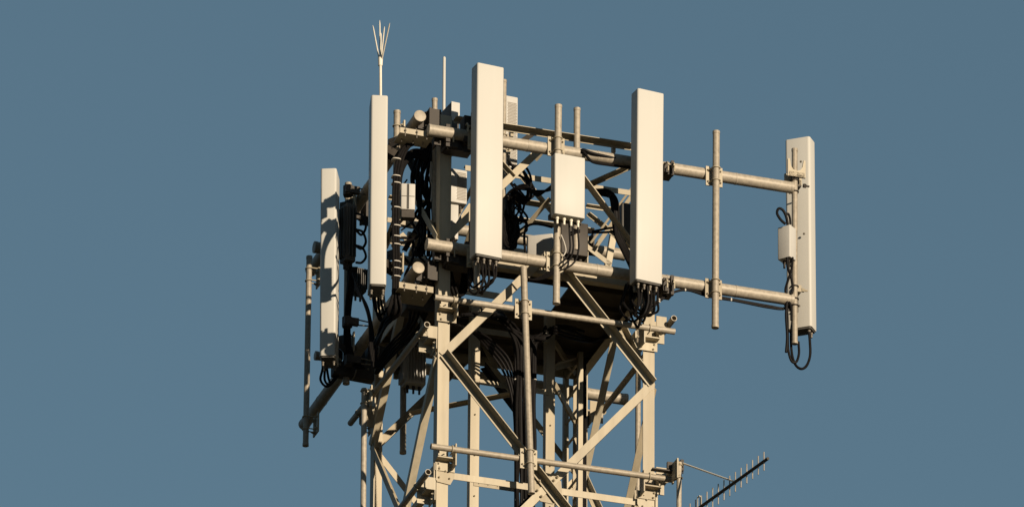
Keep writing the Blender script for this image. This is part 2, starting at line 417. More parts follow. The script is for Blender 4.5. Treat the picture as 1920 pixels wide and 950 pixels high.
# short angles joining the front and left frames at the near corner
def angle_thing(label, x1, y1, x2, y2, b, wd, w2, extra=None):
    p, q = pb(x1, y1, b), pb(x2, y2, b); t = thing('steel_angle', label, 'steel angle', p)
    m = MB(); m.angle(p, q, -V, wd, .008, -1, -1, w2); m.build('angle_bar', M_STEEL, t)
    m = MB()
    for k in (.15, .5, .8):
        c = p + (q - p) * k; m.bolt(c - V * .01, -V, .012); m.ubolt(c + V * .05, U, Z, .06, .006, .06)
    m.build('u_bolts', M_BOLT, t); return t
angle_thing('short rusty steel angle strapped under the upper pipe end beside the second antenna', 750, 244, 812, 254, -.12, .055, .22)
angle_thing('short steel angle strapped under the lower left pipe end above the guard rails', 748, 534, 812, 544, -.12, .06, .3)

# long cable-tray angle behind the front frame
p, q = pb(850, 228, .1), pb(1186, 280, .1)
t = thing('cable_tray', 'long thin steel tray rail running behind the upper front pipe between two tall antennas', 'cable tray', p)
m = MB(); m.angle(p, q, -V, .034, .006, 1, 1, .09); m.build('tray_rail', M_STEEL, t)
for f in (.33, .55, .9):
    m = MB(); c = p + (q - p) * f; m.cbox(c + V * .04, U, V, Z, .03, .05, .1); m.build('tray_bracket', M_STEEL, t)

# ------------------------------------------------------------------ vertical mounting poles
def clamp(t, c, nrm, h, r, gap):
    # plate between pole and pipe, two u-bolts round the pole
    m = MB()
    for s in (-1, 1): m.cbox(c - nrm * gap + h * s * .062, h, nrm, Z, .04, .014, .2)
    m.cbox(c - nrm * (gap + .01), h, nrm, Z, .1, .008, .18)
    for s in (-1, 1):
        for y in (-.06, .06): m.bolt(c - nrm * (gap - .007) + h * s * .062 + Z * y, nrm, .011)
    for y in (-.065, .065): m.ubolt(c + Z * y, Z, nrm, r + .006, .006, gap)
    m.build('clamp', M_STEEL, t)
def pole(label, top, bot, r, clamps=(), nrm=None, h=None, gap=.05, group=None, ma=None, name='mounting_pole'):
    t = thing(name, label, 'pole', bot, group)
    m = MB(); m.pipe(bot, top, r, 18, lip=.0025); m.build('pole', ma or M_GALV, t)
    for f in clamps: clamp(t, top + (bot - top) * f, nrm, h, r, gap)
    return t
NV, NU = -V, -U
pole('galvanised pole rising above the small white box, clamped across both front pipes', pb(1047, 197, -.29), pb(1043, 570, -.29), .033, (.2, .78), NV, U, .06)
pole('bare pole end standing just right of the white box pole, behind the upper pipe', pb(1082, 203, .02), pb(1080, 470, .02), .031)
pole('bare vertical pole crossing both front pipes in the open gap left of the outermost antenna', pb(1343, 246, -.29), pb(1341, 615, -.29), .033, (.22, .79), NV, U, .06)
p5 = pb(1490, 279, -.17), pb(1490, 645, -.17)
pole('pole on the right end of the front pipes holding the outermost antenna', *p5, .028, (), NV, U)
pole('pole hidden behind the tallest front antenna, its lower end showing under it', pb(897, 140, -.29), pb(894, 541, -.29), .03, (.3, .85), NV, U, .05)
pole('pole hidden behind the second tall front antenna above the right leg', pb(1207, 200, -.29), pb(1206, 585, -.29), .03, (.3, .85), NV, U, .05)
pole('pole with pale capped top right of the spike antenna, wrapped in black cables', pa(744.5, 208, -.37), pa(741, 548, -.37), .032, (.12, .85), NU, V, .05)
pole('short topped pole behind the leftmost antenna carrying the dark radio', pa(653, 343, -.33), pa(649, 720, -.33), .031, (.1, .8), NU, V, .05)
pole('thin pole at the far left ends of the slanting pipes with shadow bands', pa(580, 480, -.41), pa(573, 836, -.41), .028, (.1, .88), NU, V, .1)
pole('short pole top beside the dark radio box under the whip antenna', pb(815, 185, .3), pb(815, 420, .3), .026, (.3,), V, U, .05)
pole('slightly leaning pole in the middle of the tower face, clamped to both guard rails', pb(981.5, 500, RB - .09), pb(996.5, 925, RB - .09), .031, (.18, .84), NV, U, .05)
pole('lit pole clamped to the left guard rail beside the left tower leg', pa(683, 728, RB - .09), pa(680, 1060, RB - .09), .027, (.05,), NU, V, .05)
pole('long pole standing just behind the right tower leg', pa(1197, 600, SIDE + .12), pa(1195, 1060, SIDE + .12), .026, (.1, .75), U, V, .05)
pole('dark pole stub hanging below the finned radio behind the left tower leg', pb(757, 560, 2.18), pb(755.5, 850, 2.18), .03, (.45,), NV, U, .05)
pole('slim pole standing behind the tallest front antenna next to the perforated radio', pb(945, 150, .42), pb(943, 480, .42), .024, (.35,), NV, U, .05)

# ------------------------------------------------------------------ panel antennas
def frame_dirs(ang): a = R(ang); return Vector((math.cos(a), math.sin(a), 0)), Vector((-math.sin(a), math.cos(a), 0))
def panel(label, top, bot, ang, wd, dp, rad=.017, conn=4, brackets=None):
    x, y = frame_dirs(ang); axis = bot - top
    if wd < 0: o = top + x * wd; wd = -wd
    else: o = top
    base = o + axis + x * wd / 2 + y * dp / 2
    t = thing('panel_antenna', label, 'antenna', base, 'tall white panel antennas')
    an = axis.normalized()
    m = MB(); m.rprism(o, x, y, axis * .992, wd, dp, rad, 5, .008); m.build('radome', M_WHITE, t)
    m = MB(); m.rprism(o + axis * .9922 + x * .012 + y * .012, x, y, an * .014, wd - .024, dp - .024, rad * .8, 4, .003); m.build('end_cap', M_GREY, t)
    m = MB(); k = 0
    for i in range(conn):
        for j in range(2):
            c = o + axis + an * .004 + x * wd * (.16 + .68 * i / max(1, conn - 1)) + y * dp * (.3 + .4 * j)
            m.profile([c, c + an * .02, c + an * .021, c + an * .05], [.014, .014, .010, .010], an, 10)
    m.build('connectors', M_BOLT, t)
    for f in (brackets or ()):
        m = MB(); c = o + axis * f[0] + x * wd * .5 + y * (dp + .001)
        tgt = f[1]; v = (tgt - c); v.z = 0; ln = v.length; v.normalize(); hh = Z.cross(v)
        m.cbox(c + y * .01, x, y, Z, .12, .018, .12)
        for s in (-1, 1): m.cbox(c + v * ln / 2 + hh * s * .04, v, hh, Z, ln, .008, .08)
        m.cbox(tgt - v * .045, v, hh, Z, .014, .13, .1); m.ubolt(tgt, Z, v, .04, .006, .06)
        m.build('tilt_bracket', M_DARK, t)
    return t
B3 = -.58
panel('tallest white panel antenna in the middle front, its lit face turned to the right', pb(895.5, 116.5, B3), pb(891.5, 477, B3), 23.5, .272, .15,
      brackets=[(.2, pb(897, 190, -.29)), (.85, pb(895, 420, -.29))])
panel('tall white panel antenna above the right tower leg, beside the open gap in the pipes', pb(1196, 164.5, B3), pb(1192.5, 525, B3), 25, .275, .15,
      brackets=[(.25, pb(1207, 255, -.29)), (.85, pb(1206, 470, -.29))])
panel('slim white panel antenna with the spiked rod rising from its top', pa(696, 177.5, -.75), pa(692.5, 534.5, -.75), 4.5, .158, .27, .022, 2,
      brackets=[(.2, pa(744, 270, -.37)), (.8, pa(742, 480, -.37))])
panel('leftmost white panel antenna crossed by dark dappled shadows', pa(631, 314.5, -.60), pa(629, 668, -.60), -6, -.152, .27, .022, 2,
      brackets=[(.2, pa(653, 390, -.33)), (.85, pa(650, 640, -.33))])
panel('outermost right white panel antenna seen from behind with its pole in front', pb(1518, 254.5, .02), pb(1521.5, 613, .02), -21, -.25, .16, .026, 2)
m = MB()
for (x, y) in ((1509, 440), (1503, 305), (1500, 575)):
    x_, y_ = frame_dirs(-21); pt = pb(x, y, .04); m.bolt(pt - y_ * .02, -y_, .012, .007)
tag(m.build('screw', M_BOLT, bpy.data.objects[max((o.name for o in bpy.data.objects if o.name.startswith('panel_antenna')))]))
# back brackets of the outermost antenna, holding it to its pole
t = thing('antenna_bracket', 'forked steel bracket gripping the top of the outermost antenna pole', 'bracket', pb(1490, 335, -.17))
for yy, kind in ((333, 1),):
    c = pb(1490, yy, -.17); m = MB(); m.cbox(c + V * .05, U, V, Z, .17, .02, .1); m.cbox(c - V * .052 + Z * .005, U, V, Z, .16, .02, .05)
    for s in (-1, 1): m.plate([c + U * s * x + V * -.042 + Z * y for x, y in ((.088, -.02), (.088, .16), (.070, .165), (.058, .09), (.036, .055), (.0, .042), (.0, -.02))], -V, .02)
    m.build('fork', M_STEEL, t)
    m = MB(); m.cbox(c + V * .11 + U * .05 - Z * .03, U, V, Z, .06, .14, .07); m.ubolt(c - Z * .03, Z, -V, .034, .007, .05); m.ubolt(c - Z * .15, Z, -V, .034, .007, .05)
    m.bolt(c + U * .1 + V * .04 - Z * .05, U, .02, .03); m.build('clamp', M_DARK, t)
t = thing('antenna_bracket', 'small steel tilt bracket low on the outermost antenna pole', 'bracket', pb(1490, 545, -.17))
c = pb(1490, 537, -.17); m = MB(); m.cbox(c + V * .1 + U * .04, U, V, Z, .07, .16, .07); m.bolt(c + U * .085 + V * .05, U, .02, .03); m.build('arm', M_STEEL, t)
m = MB(); m.ubolt(c, Z, -V, .034, .007, .05); m.ubolt(c - Z * .13, Z, -V, .034, .007, .05); m.ubolt(c - Z * .2, Z, -V, .034, .007, .05); m.cbox(c - Z * .16 + V * .045, U, V, Z, .1, .012, .16); m.build('clamp', M_DARK, t)

# ------------------------------------------------------------------ box-shaped radios and filters
def unit(name, label, cat, corner, ang, wd, dp, h, ma, conn=3, fins=0, perf=False, rad=.012, back=False, group=None, cdark=True, cover=False):
    x, y = frame_dirs(ang)
    o = corner + (x * wd if wd < 0 else Vector((0, 0, 0))); wd = abs(wd); ax = -Z * h
    t = thing(name, label, cat, o + ax + x * wd / 2 + y * dp / 2, group)
    m = MB(); m.rprism(o, x, y, ax, wd, dp, rad, 3, .006); m.build('housing', ma, t)
    if fins:
        m = MB()
        for k in range(fins):
            f = (k + .5) / fins
            m.hexa(o + x * (wd * f - .004) - y * .028 + ax * .94, x * .007, y * .03, Z * h * .88)
            m.hexa(o + y * (dp * f - .004) - x * .028 + ax * .94, y * .007, x * .03, Z * h * .88)
        m.build('cooling_fins', ma, t)
    if cover:                                     # lit side painted in as a notched pale plate on the dark housing
        m = MB(); y0 = o - y * .004
        m.plate([y0, y0 + x * wd, y0 + x * wd + ax * .4, y0 + x * wd * .78 + ax * .47, y0 + x * wd * .78 + ax * .62, y0 + ax * .62], -y, .006); m.build('pale_lit_face', M_BOX, t)
    if perf:
        m = MB(); nx, nz = 9, max(6, int(h / .018)); 
        for i in range(nx):
            for k in range(nz):
                c = o + x * (wd * (.4 + .54 * (i + (.5 if k % 2 else 0)) / nx)) + ax * (.08 + .84 * (k + .5) / nz) - y * .001
                m.cbox(c, x, y, Z, .0055, .004, .009)
        m.build('vent_holes', M_HOLE, t)
    if back:
        m = MB(); m.cbox(o + x * wd / 2 + ax * .5 + y * (dp + .03), x, y, Z, wd * .5, .06, h * .8); m.cbox(o + x * wd / 2 + ax * .97 + y * (dp + .02), x, y, Z, wd * 1.05, .04, .05); m.build('back_bracket', M_DARK, t)
    if conn:
        m = MB()
        for i in range(conn):
            c = o + ax + x * wd * (i + .7) / (conn + .4) + y * dp * .5
            m.profile([c + Z * .002, c - Z * .03, c - Z * .031, c - Z * .075], [.016, .016, .011, .011], -Z, 10)
        m.build('connectors', M_DARK if cdark else M_ALU, t)
    return t
unit('radio_unit', 'flat white square-edged radio box on the pole between the two front antennas', 'radio box', pb(1040.5, 286, -.5), 21, .306, .11, .632, M_WHITE, 4, back=True, cdark=False, rad=.014)
unit('radio_unit', 'boxy radio, shaded housing coloured dark and lit side coloured pale, under the thin whip antenna', 'radio box', pb(846, 191, .2), 24, .085, .30, .32, M_GREY, 2, rad=.01, cover=True)
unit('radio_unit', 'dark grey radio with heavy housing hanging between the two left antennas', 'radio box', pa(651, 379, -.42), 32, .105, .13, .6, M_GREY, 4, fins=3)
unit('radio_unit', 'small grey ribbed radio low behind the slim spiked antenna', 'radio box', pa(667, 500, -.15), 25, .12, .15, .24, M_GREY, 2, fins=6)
t = unit('filter_unit', 'small white twin-lidded filter box beside the vertical black cable bundle', 'filter box', pb(752, 343, .02), 6, .135, .1, .27, M_BOX, 3)
c0 = pb(752, 343, .02); x_, y_ = frame_dirs(6); m = MB(); m.hexa(c0 + x_ * .058 - y_ * .006 - Z * .262, x_ * .008, y_ * .008, Z * .255); m.hexa(c0 + x_ * .008 - y_ * .004 - Z * .135, x_ * .12, y_ * .006, Z * .004)
m.hexa(c0 + x_ * .070 - y_ * .014 - Z * .262, x_ * .006, y_ * .016, Z * .255); m.build('lid_seam', M_GREY, t)
m = MB(); m.cbox(c0 + x_ * .07 + y_ * .05 - Z * .31, x_, y_, Z, .12, .08, .075); m.build('connector_block', M_DARK, t)
unit('radio_unit', 'white radio with perforated sunlit cover left of the tallest antenna', 'radio box', pb(845, 315, .47), 20, .168, .12, .35, M_BOX, 2, perf=True)
unit('radio_unit', 'plain white slim box under the perforated radio left of the tallest antenna', 'radio box', pb(844, 382, .47), 15, .085, .12, .36, M_BOX, 0)
unit('radio_unit', 'tall white perforated radio peeking out high behind the tallest antenna', 'radio box', pb(940, 177, .5), 22, .172, .12, .8, M_BOX, 3, perf=True)
unit('radio_unit', 'pale tilted box low behind the lower front pipe under the small white radio', 'radio box', pb(1036, 437, .3), -14, -.25, .16, .26, M_BOX, 0, rad=.008)
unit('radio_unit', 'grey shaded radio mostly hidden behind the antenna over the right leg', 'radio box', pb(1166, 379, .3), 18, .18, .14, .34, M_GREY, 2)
unit('filter_unit', 'small white box on the outermost pole with cables looping above and below', 'filter box', pb(1481, 420.5, -.3), -33, -.138, .115, .335, M_BOX, 2)
unit('radio_unit', 'finned radio on the rear pipe seen through the left tower face', 'radio box', pb(762, 640, 2.02), 18, .2, .16, .42, M_BOX, 3, fins=7)
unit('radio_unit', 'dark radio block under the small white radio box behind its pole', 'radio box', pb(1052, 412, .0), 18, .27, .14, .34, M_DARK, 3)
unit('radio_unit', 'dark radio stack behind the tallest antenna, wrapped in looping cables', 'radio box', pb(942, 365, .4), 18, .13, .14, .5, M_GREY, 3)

# ------------------------------------------------------------------ lightning rod, whip, yagi
base = pa(714.5, 330, -.2); neck = pa(713.3, 114, -.2)
t = thing('lightning_rod', 'thin lightning rod with five splayed spikes above the slim antenna', 'lightning rod', base)
m = MB(); m.tube([base, neck], .013, 10); m.build('rod', M_ALU, t)
m = MB(); c = neck; m.profile([c - Z * .06, c - Z * .055, c + Z * .03, c + Z * .035], [.012, .021, .024, .016], Z, 12); m.build('socket', M_ALU, t)
dv = (fwd * 1.0); dv.z = 0
for (x, y, dd) in ((699, 48, -.06), (712, 38.5, .05), (721, 50, .09), (731, 43.5, -.04), (714.5, 62, -.12)):
    m = MB(); tip = pa(x, y, -.2) + Vector((0, 1, 0)) * dd * 0; m.tube([neck + Vector(((x - 714) * .0006, 0, 0)), neck.lerp(tip, .92), tip], [.008, .006, .002], 8); m.build('spike', M_ALU, t)
m = MB(); c = pa(714, 318, -.2); m.cbox(c - U * .02, U, V, Z, .05, .05, .09); m.build('clamp', M_DARK, t)
wb, wt = pb(832, 240, .6), pb(833, 107, .6)
t = thing('whip_antenna', 'slender pale whip antenna standing upright above the dark radio box', 'antenna', wb)
m = MB(); m.tube([wb, wb.lerp(wt, .985), wt], [.0155, .0145, .009], 12); m.build('rod', M_WHITE, t)
m = MB(); m.profile([wb - Z * .06, wb + Z * .05], [.024, .024], Z, 12); m.build('mount_sleeve', M_DARK, t)

yb = RB - .12
ptop, pbot = pb(1273.5, 866, yb), pb(1272, 1120, yb)
pole('short pole holding the yagi antenna off the lower guard rail end', ptop, pbot, .024, (.07,), U, V, .04)
M0 = pb(1272.2, 979, yb); tip = pz(1438, 860, M0.z)
bd = (tip - M0); tail = M0 - bd * .35
t = thing('yagi_antenna', 'yagi antenna with many short upright elements on a dark slanting boom', 'antenna', M0)
m = MB(); m.pipe(tail, tip + bd.normalized() * .02, .015, 12); m.build('boom', M_DARK, t)
N = 15; xs = [1432.5 - 10.65 * k for k in range(N)]
for k, x in enumerate(xs):
    f = (x - 1272.2) / (1438 - 1272.2); c = M0 + bd * f; hl = .093 + .0013 * k
    m = MB(); m.tube([c - Z * hl, c + Z * hl], .0055, 8); m.build('element', M_GALV, t)
m = MB(); s = pb(1281, 868, yb); f = (1379 - 1272.2) / (1438 - 1272.2); m.tube([s, M0 + bd * f], .0085, 8); m.build('stay_rod', M_ALU, t)
m = MB(); f = (1308 - 1272.2) / (1438 - 1272.2); c = M0 + bd * f; e = bd.normalized() * .05
m.tube(smooth([c - Z * .1, c + Z * .1, c + Z * .115 + e * .3, c + e + Z * .1, c + e - Z * .1, c + e * .7 - Z * .115, c - Z * .1]), .006, 6); m.build('driven_loop', M_ALU, t)
t = thing('pipe_clamp', 'cross clamp joining the yagi pole to the guard rail stubs', 'clamp', pb(1262, 880, yb + .05))
m = MB(); c = pb(1266, 874, yb + .06); m.cbox(c, U, V, Z, .16, .03, .07); m.cbox(c + U * .05 + Z * .03, U, V, Z, .03, .12, .05); m.cbox(c - U * .1 - Z * .06, U, V, Z, .26, .06, .012); m.ubolt(c + U * .04, Z, -V, .032, .006, .05); m.ubolt(c + U * .04, V, Z, .034, .006, .06); m.build('body', M_DARK, t)

# ------------------------------------------------------------------ cables
def cable(label, px, r=.011, group=None, name='cable', world=None, ma=None, ties=0):
    pts = smooth(world) if world else cable_pts(px)
    m = MB(); m.tube(pts, r, 8); o = pts[0]
    ob = m.build(name, ma or M_BLACK, None, o); tag(ob, label, 'cable', group)
    if ties:
        k = MB(); n = len(pts)
        for i in range(ties):
            j = int((i + .5) / ties * (n - 2)); d = (pts[j + 1] - pts[j]).normalized(); k.profile([pts[j] - d * .006, pts[j] + d * .006], [r * 1.12, r * 1.12], d, 10)
        WORLD[ob.name] = o; k.build('cable_tie', M_TAPE, ob)
    return ob
rnd = random.Random(11)
def j(s): return rnd.uniform(-s, s)
# jumpers under the antenna over the right leg
for i, (sx, dep, ex) in enumerate(((1196, 48, 1182), (1201, 58, 1188), (1207, 66, 1178), (1214, 56, 1186), (1220, 62, 1190), (1227, 50, 1196), (1233, 46, 1200), (1210, 72, 1196))):
    y0 = 532 + (sx - 1193) * .2; b = -.5 + .1 * (i % 3) * .5
    cable('thin black jumper cable looping under the antenna over the right leg',
          [(sx, y0, b), (sx + 1.5 + j(2), y0 + dep * .5, b + j(.04)), (sx - 6 + j(6), y0 + dep * .9 + j(5), b + .03), (sx * .5 + ex * .5 - 4 + j(6), y0 + dep + 4 + j(5), b + .1), (ex - 8 + j(8), y0 + dep * .7 + j(8), b + .2), (ex - 8 + j(3), y0 + dep * .25, b + .3), (ex - 2, 520 + j(6), .1)], .0115, 'jumpers under the antenna over the right leg', 'jumper_cable')
for i, (sx, dep) in enumerate(((902, 62), (908, 50), (915, 58), (923, 52), (930, 40))):
    y0 = 486 + (sx - 891) * .2
    cable('thin black jumper cable looping under the tallest middle antenna',
          [(sx, y0, -.5), (sx + 1 + j(3), y0 + dep * .55 + j(6), -.5), (sx - 7 + j(5), y0 + dep * .92 + j(6), -.45), (sx - 17 + j(6), y0 + dep * .95 + j(8), -.35), (sx - 27 + j(5), y0 + dep * .6 + j(8), -.25), (882 + j(3), 478 + j(8), -.1), (884 + j(4), 420 + j(20), .1)], .011, 'jumpers under the tallest antenna', 'jumper_cable')
for i, (sx, dep) in enumerate(((699, 46), (703, 58), (709, 62), (714, 52), (719, 44))):
    cable('thin black jumper cable looping under the slim spiked antenna',
          [(sx, 536, .3), (sx + 1, 536 + dep * .6, .3), (sx + 8, 540 + dep, .3), (sx + 20 + j(3), 540 + dep * 1.02, .28), (739 + j(4), 528 + dep * .8, .25), (742 + j(4), 545, .2), (742 + j(3), 500, .15)], .012, 'jumpers under the spiked antenna', 'jumper_cable')
for i, sx in enumerate((604, 608, 612)):
    cable('thin black jumper cable dropping from the leftmost shadowed antenna',
          [(sx, 668, 1.9), (sx + 1, 690, 1.9), (sx - 3 + i * 4, 712, 1.9), (sx + 10, 724 - i * 4, 1.9), (632, 706 - i * 5, 1.85), (648, 680 - i * 6, 1.8), (651 + i, 620, 1.75), (652 + i * 2, 560, 1.7), (656, 515, 1.65)], .012, 'jumpers under the leftmost antenna', 'jumper_cable')
cable('long black cable loop hanging below the outermost right antenna', [(1517, 622, .0), (1518.5, 640, .0), (1519, 665, 0), (1513, 684, -.02), (1503, 691, -.05), (1492, 684, -.1), (1485, 664, -.12), (1483, 630, -.12), (1486, 600, -.1)], .013)
cable('inner black cable loop below the outermost antenna pole', [(1497, 640, -.1), (1498, 662, -.1), (1493, 678, -.12), (1484, 676, -.12), (1478, 655, -.12), (1477, 625, -.11), (1476, 590, -.1), (1472, 570, -.1)], .012)
cable('black cable running from the white filter box down the outermost pole', [(1476, 482, -.27), (1477, 500, -.25), (1484, 522, -.22), (1486, 545, -.22), (1477, 560, -.2), (1474, 590, -.2), (1476, 630, -.2), (1474, 660, -.2)], .013)
cable('second black cable twisting down below the white filter box', [(1486, 482, -.27), (1484, 505, -.25), (1476, 530, -.22), (1473, 548, -.2), (1483, 575, -.2), (1484, 600, -.2)], .012)
cable('black cable looping over the top of the white filter box on the outermost pole', [(1473, 420, -.28), (1464, 412, -.28), (1457, 400, -.28), (1460, 391, -.27), (1468, 394, -.26), (1474, 406, -.25), (1477, 421, -.25)], .013)
cable('second short black loop above the white filter box on the outermost pole', [(1477, 419, -.24), (1474, 404, -.22), (1478, 401, -.22), (1481, 409, -.22), (1482, 420, -.22)], .011)
for i in range(2):
    cable('black feeder slung under the lower front pipe towards the outermost antenna',
          [(1215, 585 - i * 8, -.2), (1240, 562 - i * 3, -.2), (1262, 548, -.2), (1290, 543 + i, -.2), (1330, 553 + i * 3, -.15), (1380, 562 + i * 2, -.15), (1440, 573 + i * 3, -.15), (1472, 577 + i, -.15), (1481, 560, -.15)], .011, 'feeders under the lower front pipe', ties=4)
# thick bundle down the pole beside the spiked antenna
for i in range(9):
    dx, db = (i % 3) * 4.8 - 4.8, (i // 3) * .026 - .16
    cable('black feeder in the tied bundle down the pole beside the spiked antenna',
          [(775 + dx * 1.2, 268 + j(3), .25 + db), (762 + dx, 276, .2 + db), (750 + dx, 300, .16 + db), (743 + dx, 345 + j(4), .14 + db), (742 + dx, 420, .14 + db), (743 + dx, 490, .14 + db), (742 + dx, 548, .15 + db), (738 + dx * 2 + j(4), 585, .2 + db), (722 + j(5), 603 + dx, .4 + db), (706 + j(4), 640 + j(8), .8 + db)], .0135, 'tied feeders beside the spiked antenna', 'feeder_cable')
for k, yy in enumerate((300, 332, 345, 391, 425, 445, 460, 492, 505, 520)):
    c = pb(742.5, yy, .008); m = MB(); 
    m.rprism(c - U * .043 - V * .045 + Z * .005, U, V, -Z * .010, .086, .09, .03, 3, .002)
    tag(m.build('cable_tie', M_TAPE, None, c), 'pale strap round the black feeder bundle beside the spiked antenna', 'strap', 'straps on the feeder bundle')
# tangle behind the near corner
for i in range(10):
    x = 782 + i * 3.6
    cable('black cable hanging in the tangle behind the near corner under the pipe ends',
          [(800 + i * 2.2, 262, .35), (x + j(4), 300, .4 + j(.1)), (x - 6 + j(6), 340, .45 + j(.1)), (x + j(7), 385, .45), (x + 4 + j(5), 430, .45 + j(.1)), (x + j(6), 480, .45)], .0135 if i % 2 else .018, 'hanging cables behind the near corner')
for i in range(7):
    x = 808 + i * 2.4
    cable('thin wire coloured pale as a sunlit glint in the tangle behind the near corner', [(x, 300 + j(10), .3), (x + j(3), 330, .3), (x + j(4), 350, .3), (x - 2 + j(3), 375 + j(10), .3)], .006, 'pale wires behind the near corner', ma=M_TAPE)  # glints of sun among the cables, put in as pale-coloured wires
for i in range(3):
    cable('thick black cable arching from the pipe end down to the feeder bundle', [(800, 292 + i * 6, .3), (785, 282 + i * 6, .28), (768, 286 + i * 6, .25), (756, 305 + i * 5, .22), (750, 340, .2), (748, 390, .2)], .019, 'arching cables by the pipe ends')
# loops right of the tallest antenna
for i in range(6):
    cable('black cable looping in the gap right of the tallest antenna',
          [(952, 300 + i * 7, .3), (975 + j(5), 318 + j(12), .25 + j(.05)), (992 + j(8), 340 + j(10), .2), (996 + j(9), 362 + j(10), .2 + j(.06)), (980 + j(8), 376 + j(9), .2), (964 + j(5), 362 + j(10), .25), (956 + j(4), 388 + j(12), .3), (964 + j(7), 432 + j(8), .3), (958 + j(4), 468, .3)], .012, 'loops right of the tallest antenna')
for i in range(3):
    cable('black cable swinging from the loops across to the small white radio', [(945, 372, .3), (962, 355, .2), (985, 347 + i * 4, .1), (1005, 366 - i * 4, .05), (1022, 358, .0), (1036, 347 + i * 4, -.1)], .012, 'cables swinging to the small white radio')
for i in range(5):
    cable('black cable coil hanging low right of the tallest antenna', [(948 + i * 3, 400 + j(8), .3), (945 + j(5), 425 + j(6), .25), (950 + j(6), 454 + j(7), .22), (962 + j(5), 458 + j(6), .2), (970 + j(5), 435 + j(8), .2), (964 + j(6), 408 + j(10), .25)], .011, 'coils low right of the tallest antenna')
cable('single black cable arching left from the bottom of the small white radio', [(1036, 426, -.1), (1010, 420, -.05), (990, 423, 0), (983, 440, 0), (985, 470, .02), (990, 488, .05)], .012)
# under the small radio box
for i, sx in enumerate((1067, 1073, 1083)):
    cable('black cable dropping from the small white radio and bending back to its pole', [(sx, 414, -.42), (sx + 1, 440, -.4), (sx + 2, 465, -.38), (sx - 4, 482 + i * 3, -.35), (sx - 18, 495 + i * 3, -.33), (1042, 502 + i * 4, -.3), (1020, 516 + i * 3, -.25), (996, 524, -.2), (980, 512, -.18)], .009, 'cables under the small white radio')
cable('pale thin cable curling beside the small white radio pole', [(1052, 440, -.35), (1058, 455, -.35), (1061, 470, -.35), (1056, 480, -.34)], .006, ma=M_TAPE)
for i in range(2):
    cable('black cable running right from the small radio to the thick cable arm', [(1075, 430 + i * 5, -.05), (1105, 434 + i * 2, .1), (1140, 428 + i * 7, .2), (1162, 426 + i * 6, .3)], .011, 'cables to the thick arm')
for i in range(4):
    cable('thick black cable arm bending down left of the right leg antenna', [(1114, 357 + i * 2, .3), (1140, 358 + i * 3, .28 + i * .04), (1156 - i * 3, 376, .26), (1159 - i * 3, 410, .26), (1163 - i * 3, 440, .24), (1178 - i * 3, 472, .2), (1190 - i * 2, 505, .1), (1192, 540, 0)], .018, 'thick cables left of the right leg antenna')
for i in range(2):
    cable('black feeder wrapped over the upper front pipe right of the small radio', [(1087, 285 + i * 5, -.2), (1094, 281 + i * 4, -.235), (1110, 287 + i * 16, -.24), (1140, 294 + i * 15, -.22), (1170, 300 + i * 13, -.2), (1186, 306 + i * 10, -.16)], .014, 'feeders on the upper front pipe')
# main feeders: from under the deck down the middle of the tower
for i in range(22):
    dx = (i % 11) * 3.3 + j(1.2); b = .76 + (i // 11) * .05 + j(.015)
    st = [(858 + i * 6, 592 + j(8), .45 + j(.1)), (905 + i * 3.5 + j(6), 588 + j(7), .6), (938 + i * 2.2 + j(4), 604 + i + j(6), .7)] if i < 13 else [(1096 - (i - 13) * 9, 620 + j(10), .7), (1055 - (i - 13) * 4, 616 + j(7), .72), (1018 + j(4), 630 + j(8), .75)]
    cable('black feeder cable running down the middle of the tower in a thick tied bundle',
          st + [(967 + dx + (6 if i >= 13 else -2) + j(2), 642 + j(8), b), (968 + dx + j(2.5), 690, b), (968 + dx + j(2.5), 760, b), (968 + dx + j(2.5), 840, b), (968 + dx + j(3), 910, b), (969 + dx + j(3), 1000, b), (969 + dx, 1150, b)], rnd.choice((.0105, .0135, .016)), 'main feeders down the tower', 'feeder_cable', ties=3 if i % 5 == 0 else 0)
for i in range(4):
    cable('black feeder curving out of the deck hatch toward the main bundle', [(850 + i * 8, 606 + i * 3, .3), (885 + i * 6, 622 + i, .5), (915 + i * 5, 655 - i * 3, .7), (946 + i * 4, 700 - i * 6, .78), (962 + i * 3, 760, .8), (966 + i * 2, 840, .8), (966, 960, .8)], .0115, 'feeders curving out of the hatch', 'feeder_cable')
for i in range(3):
    cable('black cable sagging under the deck towards the right leg', [(1040, 612 + i * 6, .6), (1075, 622 + i * 7, .8), (1110, 634 + i * 3, 1.0), (1140, 632 - i * 3, .8), (1160, 618 - i * 3, .5), (1180, 595, .2)], .012, 'cables sagging under the deck')
for i in range(4):
    cable('black cable strapped beside the far ladder', [(1088 + i * 2.5, 640, 1.75), (1090 + i * 2.5, 700, 1.75), (1090 + i * 2.5, 800, 1.75), (1090 + i * 2.5, 1000, 1.75)], .012, 'cables beside the far ladder')
# left side hanging cables
for i in range(6):
    cable('black cable down the pole behind the leftmost antenna', [(654 + i * 3, 500, 1.7 - i * .02), (652 + i * 2, 540, 1.7), (648 + i * 1.6, 590, 1.72), (646 + i * 2, 640, 1.75), (650 + i * 3, 672, 1.75), (668 + i * 3, 690, 1.6)], .0125, 'cables down the left pole')
for i in range(4):
    cable('black cable crossing from the dark radio to behind the spiked antenna', [(662 + i * 2, 512, 1.6), (668, 530 + i * 4, 1.5), (680 + i * 2, 560 + i * 3, 1.3), (692 + i, 600, 1.1), (694 + i * 3, 650, 1.0), (700 + i * 3, 690, 1.0)], .0125, 'cables from the dark radio')
for i in range(3):
    cable('black cable loop bending beside the dark radio', [(668, 400 + i * 30, 1.5), (680, 405 + i * 30, 1.4), (686, 425 + i * 28, 1.35), (678, 440 + i * 26, 1.4), (668, 432 + i * 30, 1.5)], .012, 'loops beside the dark radio')

